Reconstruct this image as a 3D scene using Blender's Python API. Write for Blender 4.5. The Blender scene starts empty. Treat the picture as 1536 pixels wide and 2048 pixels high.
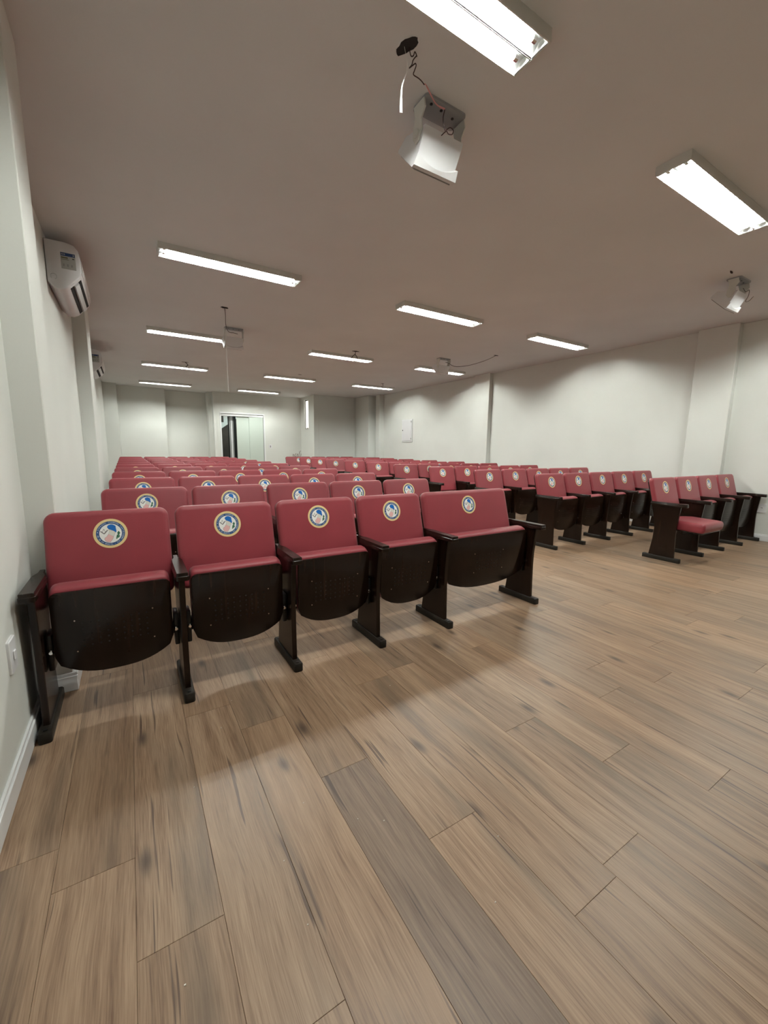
import bpy, bmesh, math, random
from mathutils import Vector, Matrix
R = math.radians
SC = bpy.context.scene
COL = SC.collection
random.seed(7)

# ------------------------------------------------------------------ camera
YAW, PITCH, ROLL, FPX = 0.553563367, 0.153627818, 0.012952331, 816.136
cy, sy, cp, sp = math.cos(YAW), math.sin(YAW), math.cos(PITCH), math.sin(PITCH)
fw = Vector((sy*cp, cy*cp, -sp)); r0 = Vector((cy, -sy, 0)); u0 = r0.cross(fw)
rt = math.cos(ROLL)*r0 + math.sin(ROLL)*u0
up = -math.sin(ROLL)*r0 + math.cos(ROLL)*u0
cam_data = bpy.data.cameras.new('camera')
cam = bpy.data.objects.new('camera', cam_data); COL.objects.link(cam)
M = Matrix((rt, up, -fw)).transposed().to_4x4(); M.translation = Vector((0, 0, 1.2))
cam.matrix_world = M
cam_data.sensor_fit = 'HORIZONTAL'; cam_data.sensor_width = 36.0
cam_data.lens = FPX/1536*36.0; cam_data.clip_start = 0.02; cam_data.clip_end = 100
SC.camera = cam

# ------------------------------------------------------------------ world / exposure
W = bpy.data.worlds.new('world'); SC.world = W; W.use_nodes = True
W.node_tree.nodes['Background'].inputs[0].default_value = (0.55, 0.6, 0.65, 1)
W.node_tree.nodes['Background'].inputs[1].default_value = 0.15
SC.view_settings.view_transform = 'Standard'
SC.view_settings.look = 'None'
SC.view_settings.gamma = 1.0
SC.view_settings.use_curve_mapping = False
SC.view_settings.exposure = 0.0
LAMP_STRENGTH = 262.0
LAMP_COLOR = (0.96, 1.0, 0.93)
SC.cycles.max_bounces = 6
SC.cycles.diffuse_bounces = 4
SC.cycles.sample_clamp_indirect = 4.0
SC.cycles.use_denoising = True

# ------------------------------------------------------------------ materials
MATS = {}
def nd(nt, t, **kw):
    n = nt.nodes.new(t)
    for k, v in kw.items(): setattr(n, k, v)
    return n
def mat(name, col, rough=0.5, metal=0.0, noise=0.0, nscale=8.0, bump=0.0, bscale=200.0, sheen=0.0, spec=0.5, emit=None, estr=0.0, trans=0.0, coat=0.0, alpha=1.0):
    m = bpy.data.materials.new(name); m.use_nodes = True
    nt = m.node_tree; b = nt.nodes['Principled BSDF']
    b.inputs['Base Color'].default_value = (*col, 1)
    b.inputs['Roughness'].default_value = rough
    b.inputs['Metallic'].default_value = metal
    b.inputs['Specular IOR Level'].default_value = spec
    if sheen: b.inputs['Sheen Weight'].default_value = sheen
    if coat: b.inputs['Coat Weight'].default_value = coat; b.inputs['Coat Roughness'].default_value = 0.15
    if trans: b.inputs['Transmission Weight'].default_value = trans
    if alpha < 1: b.inputs['Alpha'].default_value = alpha
    if emit:
        b.inputs['Emission Color'].default_value = (*emit, 1); b.inputs['Emission Strength'].default_value = estr
    tc = nd(nt, 'ShaderNodeTexCoord')
    if noise:
        n = nd(nt, 'ShaderNodeTexNoise'); n.inputs['Scale'].default_value = nscale; n.inputs['Detail'].default_value = 5
        nt.links.new(tc.outputs['Object'], n.inputs['Vector'])
        mr = nd(nt, 'ShaderNodeMapRange'); mr.inputs[1].default_value = 0.3; mr.inputs[2].default_value = 0.7
        mr.inputs[3].default_value = 1-noise; mr.inputs[4].default_value = 1+noise
        nt.links.new(n.outputs['Fac'], mr.inputs[0])
        mx = nd(nt, 'ShaderNodeVectorMath', operation='SCALE'); mx.inputs[0].default_value = col
        nt.links.new(mr.outputs[0], mx.inputs['Scale']); nt.links.new(mx.outputs[0], b.inputs['Base Color'])
    if bump:
        n2 = nd(nt, 'ShaderNodeTexNoise'); n2.inputs['Scale'].default_value = bscale; n2.inputs['Detail'].default_value = 3
        nt.links.new(tc.outputs['Object'], n2.inputs['Vector'])
        bp = nd(nt, 'ShaderNodeBump'); bp.inputs['Strength'].default_value = bump; bp.inputs['Distance'].default_value = 0.002
        nt.links.new(n2.outputs['Fac'], bp.inputs['Height']); nt.links.new(bp.outputs[0], b.inputs['Normal'])
    MATS[name] = m
    return m

wall_m = mat('painted_plaster', (0.76, 0.775, 0.74), 0.55, noise=0.025, nscale=1.5, bump=0.12, bscale=90, spec=0.3)
ceil_m = mat('ceiling_paint', (0.76, 0.765, 0.77), 0.8, noise=0.03, nscale=1.2, bump=0.15, bscale=160, spec=0.2)
trim_m = mat('white_trim', (0.82, 0.83, 0.84), 0.35, noise=0.02, spec=0.5)
red_m = mat('red_upholstery', (0.262, 0.032, 0.044), 0.40, noise=0.06, nscale=6, bump=0.35, bscale=700, spec=0.42, sheen=0.15)
white_m = mat('white_plastic', (0.78, 0.78, 0.80), 0.35, noise=0.01)
white2_m = mat('fixture_enamel', (0.70, 0.70, 0.66), 0.4, noise=0.01)
black_m = mat('black_metal', (0.012, 0.012, 0.012), 0.35, metal=0.3)
chrome_m = mat('chrome', (0.8, 0.8, 0.8), 0.15, metal=1.0)
alu_m = mat('bright_reflector', (0.86, 0.87, 0.88), 0.3)
dark_m = mat('dark_void', (0.02, 0.016, 0.015), 0.9, noise=0.3, nscale=30)
grey_m = mat('grey_plastic', (0.30, 0.30, 0.30), 0.5)
greyplate_m = mat('grey_plate', (0.33, 0.33, 0.34), 0.5, noise=0.05)
hole_m = mat('drill_shadow', (0.004, 0.003, 0.003), 0.9)
wireb_m = mat('dark_cable', (0.035, 0.012, 0.012), 0.5)
wirew_m = mat('white_cable', (0.85, 0.85, 0.82), 0.45)
wirer_m = mat('red_white_cable', (0.75, 0.32, 0.32), 0.5)
rubber_m = mat('rubber_foot', (0.016, 0.013, 0.010), 0.45, noise=0.1, spec=0.2)
gold_m = mat('badge_gold', (0.80, 0.62, 0.30), 0.5)
navy_m = mat('badge_navy', (0.02, 0.07, 0.20), 0.5)
bwhite_m = mat('badge_white', (0.90, 0.90, 0.88), 0.5)
bblue_m = mat('badge_blue', (0.0, 0.13, 0.48), 0.5)
bpink_m = mat('badge_pink', (0.80, 0.48, 0.47), 0.5)
bcream_m = mat('badge_cream', (0.74, 0.72, 0.65), 0.5)
bgreen_m = mat('badge_green', (0.03, 0.14, 0.07), 0.5)
bgrey_m = mat('badge_grey', (0.18, 0.16, 0.16), 0.5)
btext_m = mat('badge_lettering', (0.60, 0.68, 0.80), 0.5)
label_m = mat('label_paper', (0.42, 0.42, 0.40), 0.5)
lblue_m = mat('label_blue', (0.02, 0.05, 0.16), 0.5)
lolive_m = mat('label_olive', (0.12, 0.11, 0.04), 0.5)
tube_m = mat('lamp_tube', (1, 1, 1), 0.4, emit=LAMP_COLOR, estr=LAMP_STRENGTH)
glass_m = mat('green_glass', (0.76, 0.85, 0.78), 0.22, trans=0.25, spec=0.5)
lit_m = mat('lit_window_glass', (0.9, 0.88, 0.8), 0.3, emit=(1.0, 0.95, 0.84), estr=1.6)
stair_m = mat('stair_concrete', (0.62, 0.68, 0.66), 0.6, noise=0.03)
brown_m = mat('dark_interior_brown', (0.03, 0.022, 0.018), 0.5, noise=0.3, nscale=4)  # near-black brown paints in the darkness behind the doorway
leaf_m = mat('dry_leaf', (0.10, 0.05, 0.05), 0.6, noise=0.2)
pot_m = mat('clay_pot', (0.35, 0.15, 0.08), 0.7, noise=0.1)
crumb_m = mat('plaster_crumb', (0.85, 0.82, 0.75), 0.8)

def wood_dark():
    m = bpy.data.materials.new('dark_varnished_wood'); m.use_nodes = True; nt = m.node_tree
    b = nt.nodes['Principled BSDF']
    tc = nd(nt, 'ShaderNodeTexCoord'); mp = nd(nt, 'ShaderNodeMapping'); mp.inputs['Scale'].default_value = (40, 40, 3)
    n = nd(nt, 'ShaderNodeTexNoise'); n.inputs['Scale'].default_value = 1.0; n.inputs['Detail'].default_value = 4
    cr = nd(nt, 'ShaderNodeValToRGB')
    cr.color_ramp.elements[0].position = 0.35; cr.color_ramp.elements[0].color = (0.0065, 0.003, 0.0016, 1)
    cr.color_ramp.elements[1].position = 0.72; cr.color_ramp.elements[1].color = (0.018, 0.0080, 0.0045, 1)
    nt.links.new(tc.outputs['Object'], mp.inputs[0]); nt.links.new(mp.outputs[0], n.inputs['Vector'])
    nt.links.new(n.outputs['Fac'], cr.inputs[0]); nt.links.new(cr.outputs[0], b.inputs['Base Color'])
    b.inputs['Roughness'].default_value = 0.25; b.inputs['Specular IOR Level'].default_value = 0.3
    return m
wood_m = wood_dark()

def floor_mat(name, island):
    """oak-look vinyl plank: grain, cracks and knots, offset per plank"""
    m = bpy.data.materials.new(name); m.use_nodes = True; nt = m.node_tree; L = nt.links
    b = nt.nodes['Principled BSDF']
    g = nd(nt, 'ShaderNodeNewGeometry')
    if island: rnd = g.outputs['Random Per Island']; tone = None
    else:
        oi = nd(nt, 'ShaderNodeObjectInfo'); rnd = oi.outputs['Random']; tone = oi.outputs['Color']
    def math_(op, a, bb=None, c=None):
        n = nd(nt, 'ShaderNodeMath', operation=op)
        for i, v in enumerate((a, bb, c)):
            if v is None: continue
            if isinstance(v, (int, float)): n.inputs[i].default_value = v
            else: L.new(v, n.inputs[i])
        return n.outputs[0]
    off = nd(nt, 'ShaderNodeCombineXYZ')
    L.new(math_('MULTIPLY', rnd, 91.7), off.inputs[0]); L.new(math_('MULTIPLY', rnd, 53.1), off.inputs[1]); L.new(math_('MULTIPLY', rnd, 17.0), off.inputs[2])
    add = nd(nt, 'ShaderNodeVectorMath', operation='ADD'); L.new(g.outputs['Position'], add.inputs[0]); L.new(off.outputs[0], add.inputs[1])
    # gentle warp of the grain
    wn = nd(nt, 'ShaderNodeTexNoise'); wn.inputs['Scale'].default_value = 2.2; wn.inputs['Detail'].default_value = 1
    L.new(add.outputs[0], wn.inputs['Vector'])
    wv = nd(nt, 'ShaderNodeVectorMath', operation='SCALE'); L.new(wn.outputs['Color'], wv.inputs[0]); wv.inputs['Scale'].default_value = 0.035
    add2 = nd(nt, 'ShaderNodeVectorMath', operation='ADD'); L.new(add.outputs[0], add2.inputs[0]); L.new(wv.outputs[0], add2.inputs[1])
    def stretched(sx, sy_, sz, detail=4, rough=0.55, src=add2):
        mp = nd(nt, 'ShaderNodeMapping'); mp.inputs['Scale'].default_value = (sx, sy_, sz); L.new(src.outputs[0], mp.inputs[0])
        n = nd(nt, 'ShaderNodeTexNoise'); n.inputs['Scale'].default_value = 1; n.inputs['Detail'].default_value = detail; n.inputs['Roughness'].default_value = rough
        L.new(mp.outputs[0], n.inputs['Vector']); return n.outputs['Fac']
    fine = stretched(260, 9, 20, 4)
    mid = stretched(34, 1.3, 5, 4)
    blot = stretched(6.5, 0.9, 2, 2)
    crack = stretched(62, 1.9, 6, 2, 0.45)
    base = nd(nt, 'ShaderNodeValToRGB'); r = base.color_ramp
    r.elements[0].position = 0.33; r.elements[0].color = (0.155, 0.088, 0.052, 1)
    r.elements[1].position = 0.70; r.elements[1].color = (0.385, 0.262, 0.172, 1)
    e = r.elements.new(0.5); e.color = (0.270, 0.174, 0.110, 1)
    L.new(math_('ADD', math_('MULTIPLY', mid, 0.5), math_('MULTIPLY', fine, 0.5)), base.inputs[0])
    # greyish smoky blotches
    gm = nd(nt, 'ShaderNodeMapRange'); gm.inputs[1].default_value = 0.53; gm.inputs[2].default_value = 0.72; gm.inputs[3].default_value = 0; gm.inputs[4].default_value = 0.58
    L.new(blot, gm.inputs[0])
    mx = nd(nt, 'ShaderNodeMix', data_type='RGBA', blend_type='MIX'); L.new(gm.outputs[0], mx.inputs[0]); L.new(base.outputs[0], mx.inputs[6]); mx.inputs[7].default_value = (0.098, 0.072, 0.052, 1)
    # cracks
    cm = nd(nt, 'ShaderNodeMapRange'); cm.inputs[1].default_value = 0.665; cm.inputs[2].default_value = 0.71; cm.inputs[3].default_value = 0; cm.inputs[4].default_value = 0.75
    L.new(crack, cm.inputs[0])
    mx2 = nd(nt, 'ShaderNodeMix', data_type='RGBA', blend_type='MIX'); L.new(cm.outputs[0], mx2.inputs[0]); L.new(mx.outputs[2], mx2.inputs[6]); mx2.inputs[7].default_value = (0.055, 0.030, 0.022, 1)
    # knots
    mp = nd(nt, 'ShaderNodeMapping'); mp.inputs['Scale'].default_value = (5.0, 2.0, 1); L.new(add2.outputs[0], mp.inputs[0])
    vo = nd(nt, 'ShaderNodeTexVoronoi', voronoi_dimensions='2D'); vo.inputs['Scale'].default_value = 1.0; L.new(mp.outputs[0], vo.inputs['Vector'])
    km = nd(nt, 'ShaderNodeMapRange', interpolation_type='SMOOTHSTEP'); km.inputs[1].default_value = 0.16; km.inputs[2].default_value = 0.0; km.inputs[3].default_value = 0; km.inputs[4].default_value = 0.85
    L.new(vo.outputs['Distance'], km.inputs[0])
    vc = nd(nt, 'ShaderNodeSeparateColor'); L.new(vo.outputs['Color'], vc.inputs[0])
    sel = math_('GREATER_THAN', vc.outputs[0], 0.78)
    mx3 = nd(nt, 'ShaderNodeMix', data_type='RGBA', blend_type='MIX'); L.new(math_('MULTIPLY', km.outputs[0], sel), mx3.inputs[0]); L.new(mx2.outputs[2], mx3.inputs[6]); mx3.inputs[7].default_value = (0.05, 0.032, 0.024, 1)
    # tone of each plank
    out = nd(nt, 'ShaderNodeVectorMath', operation='MULTIPLY'); L.new(mx3.outputs[2], out.inputs[0])
    if tone is None:
        tr = nd(nt, 'ShaderNodeMapRange'); L.new(rnd, tr.inputs[0]); tr.inputs[3].default_value = 0.82; tr.inputs[4].default_value = 1.1
        cmb = nd(nt, 'ShaderNodeCombineXYZ')
        for i in range(3): L.new(tr.outputs[0], cmb.inputs[i])
        L.new(cmb.outputs[0], out.inputs[1])
    else: L.new(tone, out.inputs[1])
    L.new(out.outputs[0], b.inputs['Base Color'])
    rr = nd(nt, 'ShaderNodeMapRange'); L.new(fine, rr.inputs[0]); rr.inputs[3].default_value = 0.30; rr.inputs[4].default_value = 0.52
    L.new(rr.outputs[0], b.inputs['Roughness']); b.inputs['Specular IOR Level'].default_value = 0.45
    bp = nd(nt, 'ShaderNodeBump'); bp.inputs['Strength'].default_value = 0.22; bp.inputs['Distance'].default_value = 0.0012
    L.new(fine, bp.inputs['Height']); L.new(bp.outputs[0], b.inputs['Normal'])
    return m
plank_m = floor_mat('oak_plank', False)
plank_far_m = floor_mat('oak_plank_field', True)

# ------------------------------------------------------------------ mesh helpers
def finish(name, bm, mats, parent=None, loc=None, smooth=35, props=None):
    bmesh.ops.recalc_face_normals(bm, faces=bm.faces)
    me = bpy.data.meshes.new(name); bm.to_mesh(me); bm.free()
    if not isinstance(mats, (list, tuple)): mats = [mats]
    for m in mats: me.materials.append(m)
    if smooth:
        for p in me.polygons: p.use_smooth = True
        me.set_sharp_from_angle(angle=R(smooth))
    o = bpy.data.objects.new(name, me); COL.objects.link(o)
    if parent: o.parent = parent
    if loc: o.location = loc
    for k, v in (props or {}).items(): o[k] = v
    return o
def box(bm, x0, x1, y0, y1, z0, z1, mi=0, bev=0.0, seg=1):
    vs = [bm.verts.new((x, y, z)) for x in (x0, x1) for y in (y0, y1) for z in (z0, z1)]
    fs = []
    for idx in ((0, 1, 3, 2), (4, 6, 7, 5), (0, 4, 5, 1), (2, 3, 7, 6), (0, 2, 6, 4), (1, 5, 7, 3)):
        f = bm.faces.new([vs[i] for i in idx]); f.material_index = mi; fs.append(f)
    if bev:
        es = list({e for f in fs for e in f.edges})
        bmesh.ops.bevel(bm, geom=es, offset=bev, segments=seg, profile=0.5, affect='EDGES', material=-1)
    return fs
def loft(bm, loops, mi=0, cap0=True, cap1=True):
    rings = [[bm.verts.new(p) for p in lp] for lp in loops]
    n = len(rings[0])
    for a, b in zip(rings, rings[1:]):
        for i in range(n):
            f = bm.faces.new((a[i], a[(i+1) % n], b[(i+1) % n], b[i])); f.material_index = mi
    if cap0: f = bm.faces.new(list(reversed(rings[0]))); f.material_index = mi
    if cap1: f = bm.faces.new(rings[-1]); f.material_index = mi
    return rings
def offset(pts, d):
    """shrink a closed 2-D outline inwards by d (counter-clockwise outline)"""
    out = []; n = len(pts)
    for i in range(n):
        p0, p1, p2 = Vector(pts[i-1]), Vector(pts[i]), Vector(pts[(i+1) % n])
        a = (p1-p0); b = (p2-p1)
        if a.length < 1e-7: a = b
        if b.length < 1e-7: b = a
        na = Vector((-a.y, a.x)).normalized(); nb = Vector((-b.y, b.x)).normalized()
        m = (na+nb); m = m.normalized() if m.length > 1e-6 else na
        k = d/max(0.5, m.dot(na))
        out.append((p1.x+m.x*k, p1.y+m.y*k))
    return out
def rrect(x0, x1, y0, y1, r, seg=5):
    rs = r if isinstance(r, (tuple, list)) else (r,)*4   # bl, br, tr, tl
    pts = []
    for (cx, cy_, a0, rr) in ((x0+rs[0], y0+rs[0], 180, rs[0]), (x1-rs[1], y0+rs[1], 270, rs[1]), (x1-rs[2], y1-rs[2], 0, rs[2]), (x0+rs[3], y1-rs[3], 90, rs[3])):
        for k in range(seg+1):
            a = R(a0+90*k/seg); pts.append((cx+rr*math.cos(a), cy_+rr*math.sin(a)))
    return pts
def disc(bm, c, r, n, ax, thick, mi=0, dome=0.0):
    """short cylinder along axis ax (unit Vector)"""
    ax = Vector(ax).normalized(); t = ax.orthogonal().normalized(); s = ax.cross(t)
    def ring(rad, d): return [Vector(c)+ax*d+(t*math.cos(2*math.pi*i/n)+s*math.sin(2*math.pi*i/n))*rad for i in range(n)]
    loops = [ring(r, 0), ring(r, thick)]
    if dome: loops.append(ring(r*0.6, thick+dome))
    loft(bm, loops, mi)
def catmull(pts, k=6):
    P = [Vector(p) for p in pts]; P = [P[0]*2-P[1]]+P+[P[-1]*2-P[-2]]; out = []
    for i in range(1, len(P)-2):
        for j in range(k):
            t = j/k
            out.append(0.5*((2*P[i])+(-P[i-1]+P[i+1])*t+(2*P[i-1]-5*P[i]+4*P[i+1]-P[i+2])*t*t+(-P[i-1]+3*P[i]-3*P[i+1]+P[i+2])*t**3))
    out.append(P[-2]); return out
def tube(bm, pts, r, n=6, mi=0, smooth_k=6):
    Q = catmull(pts, smooth_k) if smooth_k else [Vector(p) for p in pts]
    rings = []; ref = Vector((0.13, 0.9, 0.41)).normalized()
    for i, p in enumerate(Q):
        d = (Q[min(i+1, len(Q)-1)]-Q[max(i-1, 0)]).normalized()
        t = d.cross(ref); t = t.normalized() if t.length > 1e-3 else d.orthogonal().normalized(); s = d.cross(t)
        rr = r[i*len(r)//len(Q)] if isinstance(r, list) else r
        rings.append([p+(t*math.cos(2*math.pi*a/n)+s*math.sin(2*math.pi*a/n))*rr for a in range(n)])
    loft(bm, rings, mi)
def empty(name, loc, label=None, cat=None, group=None, rz=0):
    o = bpy.data.objects.new(name, None); COL.objects.link(o); o.location = loc; o.rotation_euler = (0, 0, rz)
    o.empty_display_size = 0.1
    if label: o['label'] = label
    if cat: o['category'] = cat
    if group: o['group'] = group
    return o
def tag(o, label, cat, group=None):
    o['label'] = label; o['category'] = cat
    if group: o['group'] = group
    return o
def copy_tree(o, parent=None):
    c = o.copy(); COL.objects.link(c); c.parent = parent
    for ch in KIDS.get(o.name, []): copy_tree_child(ch, c)
    return c
KIDS = {}
def index_children(root):
    KIDS[root.name] = list(root.children)
    for ch in root.children: index_children(ch)
def copy_tree_child(o, parent):
    c = o.copy(); COL.objects.link(c); c.parent = parent
    for ch in KIDS.get(o.name, []): copy_tree_child(ch, c)

# ------------------------------------------------------------------ room shell
H = 2.985
XL, XL2, XL3, XR = -0.425, -0.50, -0.56, 7.40
YF, YD = -2.8, 14.70
def wallbox(name, x0, x1, y0, y1, z0=0.0, z1=H, m=wall_m, bev=0.004):
    bm = bmesh.new(); box(bm, x0, x1, y0, y1, z0, z1, bev=bev)
    return finish(name, bm, m, props={'kind': 'structure'})
# subfloor; planks are its children
bm = bmesh.new(); box(bm, -0.8, 7.7, YF-0.2, 15.7, -0.12, -0.0082)
floor = finish('floor', bm, dark_m, props={'kind': 'structure'})
bm = bmesh.new(); box(bm, -0.8, 7.7, YF-0.2, 15.7, H, H+0.15)
ceiling = finish('ceiling', bm, ceil_m, props={'kind': 'structure'})
wallbox('wall_left', XL-0.2, XL, YF, 2.40)
wallbox('wall_left_recess', XL2-0.2, XL2, 2.40, 6.80)
wallbox('wall_left_rear', XL3-0.2, XL3, 6.80, 14.55)
wallbox('column_left', XL2-0.05, -0.315, 2.39, 2.70)
wallbox('column_left_far', XL3-0.05, -0.36, 6.52, 7.15)
wallbox('wall_back_corner', -0.76, -0.22, 14.55, 15.6)
wallbox('wall_back_left', -0.22, 1.05, 14.95, 15.6)
wallbox('wall_back_recess', 1.05, 2.43, 15.30, 15.6)
wallbox('column_back', 2.42, 2.50, 14.66, 15.6)
DX0, DX1, DZ = 2.66, 4.06, 2.30
wallbox('wall_back_door_jamb', 2.50, DX0, YD, YD+0.18)
wallbox('wall_back_door_side', DX1, 5.60, YD, YD+0.18)
wallbox('wall_back_door_header', DX0, DX1, YD, YD+0.18, DZ, H)
# window return wall (faces the seats) with its opening
WY0, WY1, WZ0, WZ1 = 13.93, 14.34, 1.86, 2.88
bm = bmesh.new()
box(bm, 5.43, 5.60, 13.42, WY0, 0, H); box(bm, 5.43, 5.60, WY1, YD, 0, H)
box(bm, 5.43, 5.60, WY0, WY1, 0, WZ0); box(bm, 5.43, 5.60, WY0, WY1, WZ1, H)
finish('wall_window_return', bm, wall_m, props={'kind': 'structure'})
wallbox('wall_back_right', 5.60, 7.02, 13.42, 13.6)
wallbox('wall_right_rear', 7.02, XR+0.2, 12.46, 13.6)
wallbox('column_right_rear', 7.22, XR+0.1, 12.06, 12.30)
wallbox('column_right_rear_corner', 7.34, XR+0.1, 12.30, 12.46)
wallbox('wall_right', XR, XR+0.2, YF, 12.46)
wallbox('column_right_far', 7.29, XR+0.05, 7.16, 7.66)
wallbox('column_right', 7.29, XR+0.05, 2.51, 3.00)
wallbox('wall_front', -0.65, XR+0.2, YF-0.2, YF)
# baseboards
def baseboard(name, x0, x1, y0, y1, nx=0, ny=0):
    """stepped moulding; (nx, ny) is the room side"""
    bm = bmesh.new(); t0, t1 = 0.016, 0.010
    for (t, z0, z1) in ((t0, 0.0005, 0.078), (t1, 0.078, 0.094)):
        a, b, c, d = x0, x1, y0, y1
        if nx > 0: b = x0+t
        elif nx < 0: a = x1-t
        if ny > 0: d = y0+t
        elif ny < 0: c = y1-t
        box(bm, a, b, c, d, z0, z1, bev=0.0025)
    return finish(name, bm, trim_m, props={'kind': 'structure'})
baseboard('baseboard_left', XL, XL+0.02, YF, 2.375, nx=1)
baseboard('baseboard_left_column', XL, -0.298, 2.37, 2.39, ny=-1)
baseboard('baseboard_left_column_side', -0.315, -0.295, 2.39, 2.70, nx=1)
baseboard('baseboard_left_recess', XL2, XL2+0.02, 2.70, 6.52, nx=1)
baseboard('baseboard_left_rear', XL3, XL3+0.02, 7.15, 14.55, nx=1)
baseboard('baseboard_right', XR-0.02, XR, YF, 2.51, nx=-1)
baseboard('baseboard_right_middle', XR-0.02, XR, 3.0, 7.16, nx=-1)
baseboard('baseboard_right_rear', XR-0.02, XR, 7.66, 12.06, nx=-1)
baseboard('baseboard_right_column', 7.27, 7.29, 2.49, 3.01, nx=-1)
baseboard('baseboard_right_column_far', 7.27, 7.29, 7.14, 7.67, nx=-1)
baseboard('baseboard_back', DX1+0.06, 5.43, YD-0.02, YD, ny=-1)
baseboard('baseboard_back_right', 5.43, 7.02, 13.40, 13.42, ny=-1)

# planks: rows run away from the camera, 0.195 m wide and 1.22 m long
PW, PL = 0.195, 1.22
known = {-1: 1.255, 0: 0.965, 3: 1.25, 7: 1.075, 4: 0.855, 5: 0.49, 8: 0.76, 9: 0.485, 12: 0.94, 13: 0.65, 11: 1.20}
tones = {(-1, 1.255-PL): (0.62, 0.58, 0.62), (3, 1.25-PL): (0.66, 0.68, 0.74), (5, 0.49-PL): (0.80, 0.80, 0.82), (13, 0.65-PL): (0.62, 0.60, 0.62),
         (7, 1.075-PL): (0.92, 0.92, 0.93), (-2, None): (0.95, 0.9, 0.88)}
planks = []
for i in range(-4, 40):
    x0 = -0.07+i*PW; x1 = x0+PW
    if x1 < -0.62 or x0 > 7.5: continue
    y = known.get(i, random.uniform(0, PL)) - 4*PL
    while y < 15.4:
        a, b = max(y, YF), min(y+PL, 15.3)
        if b-a > 0.02: planks.append((i, y, x0, x1, a, b))
        y += PL
def seen_size(p):
    cx, cyy = (p[2]+p[3])/2, (p[4]+p[5])/2
    d = Vector((cx, cyy, -1.2)); z = d.dot(fw)
    if z < 0.25: return 0.0
    u = d.dot(rt)/z*FPX; v = d.dot(up)/z*FPX
    if abs(u) > 1000 or v < -1300: return 0.0
    return 1.0/(z*z)/d.length
planks.sort(key=seen_size, reverse=True)
plank_mesh = {}
def plank_geo(bm, x0, x1, y0, y1):
    g, c = 0.00025, 0.0007
    lo = [(x0+g, y0+g), (x1-g, y0+g), (x1-g, y1-g), (x0+g, y1-g)]
    hi = [(x0+g+c, y0+g+c), (x1-g-c, y0+g+c), (x1-g-c, y1-g-c), (x0+g+c, y1-g-c)]
    A = [bm.verts.new((x, y, -0.008)) for x, y in lo]; B = [bm.verts.new((x, y, -0.0009)) for x, y in lo]; C_ = [bm.verts.new((x, y, 0.0)) for x, y in hi]
    for P, Q in ((A, B), (B, C_)):
        for k in range(4): bm.faces.new((P[k], P[(k+1) % 4], Q[(k+1) % 4], Q[k]))
    bm.faces.new(C_)
bmf = bmesh.new()
for n, (i, y, x0, x1, a, b) in enumerate(planks):
    if n < 290:
        key = round(b-a, 4)
        if key not in plank_mesh:
            bm = bmesh.new(); plank_geo(bm, 0, PW, 0, b-a)
            bmesh.ops.recalc_face_normals(bm, faces=bm.faces)
            me = bpy.data.meshes.new('plank'); bm.to_mesh(me); bm.free(); me.materials.append(plank_m); plank_mesh[key] = me
        o = bpy.data.objects.new('plank', plank_mesh[key]); COL.objects.link(o); o.parent = floor; o.location = (x0, a, 0)
        t = next((v_ for (ti, ty), v_ in tones.items() if ti == i and ty is not None and abs(ty-y) < 0.01), None)
        if t is None:
            v = random.uniform(0.86, 1.10); w = random.uniform(-0.03, 0.03); t = (v+w, v, v-w)
        o.color = (*t, 1)
    else: plank_geo(bmf, x0, x1, a, b)
finish('plank_field', bmf, plank_far_m, parent=floor, smooth=0, props={'kind': 'stuff'})

# ------------------------------------------------------------------ door, window, hall beyond
def frame_piece(bm, *a): box(bm, *a, bev=0.003)
bm = bmesh.new()
frame_piece(bm, DX0-0.05, DX0, YD-0.012, YD+0.19, 0, DZ+0.0)
frame_piece(bm, DX1, DX1+0.05, YD-0.012, YD+0.19, 0, DZ+0.0)
frame_piece(bm, DX0-0.05, DX1+0.05, YD-0.012, YD+0.19, DZ, DZ+0.05)
d1 = finish('door_1', bm, trim_m, props={'kind': 'structure'})
bm = bmesh.new(); box(bm, DX0, DX1, YD+0.02, YD+0.10, DZ-0.075, DZ-0.001, bev=0.003); finish('sliding_rail', bm, trim_m, parent=d1)
bm = bmesh.new(); box(bm, 3.57, DX1-0.012, YD+0.03, YD+0.042, 0.012, DZ-0.075, bev=0.001); finish('glass_panel', bm, glass_m, parent=d1)
bm = bmesh.new(); box(bm, 3.16, 3.60, YD+0.075, YD+0.087, 0.012, DZ-0.075, bev=0.001); finish('glass_panel', bm, glass_m, parent=d1)
bm = bmesh.new(); box(bm, DX1-0.012, DX1, YD+0.01, YD+0.06, 0, DZ-0.07, bev=0.002); finish('door_channel', bm, grey_m, parent=d1)
# hall behind the doorway
bm = bmesh.new()
box(bm, 2.30, 2.42, YD+0.19, 18.2, 0, H); box(bm, 5.62, 5.74, YD+0.19, 18.2, 0, H); box(bm, 2.30, 5.74, 18.2, 18.32, 0, H)
finish('wall_hall', bm, wall_m, props={'kind': 'structure'})
bm = bmesh.new(); box(bm, 2.30, 5.74, 15.7, 18.3, -0.1, 0.0); finish('floor_hall', bm, stair_m, props={'kind': 'structure'})
bm = bmesh.new(); box(bm, 2.30, 5.74, 15.7, 18.3, H, H+0.1); finish('ceiling_hall', bm, ceil_m, props={'kind': 'structure'})
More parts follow.
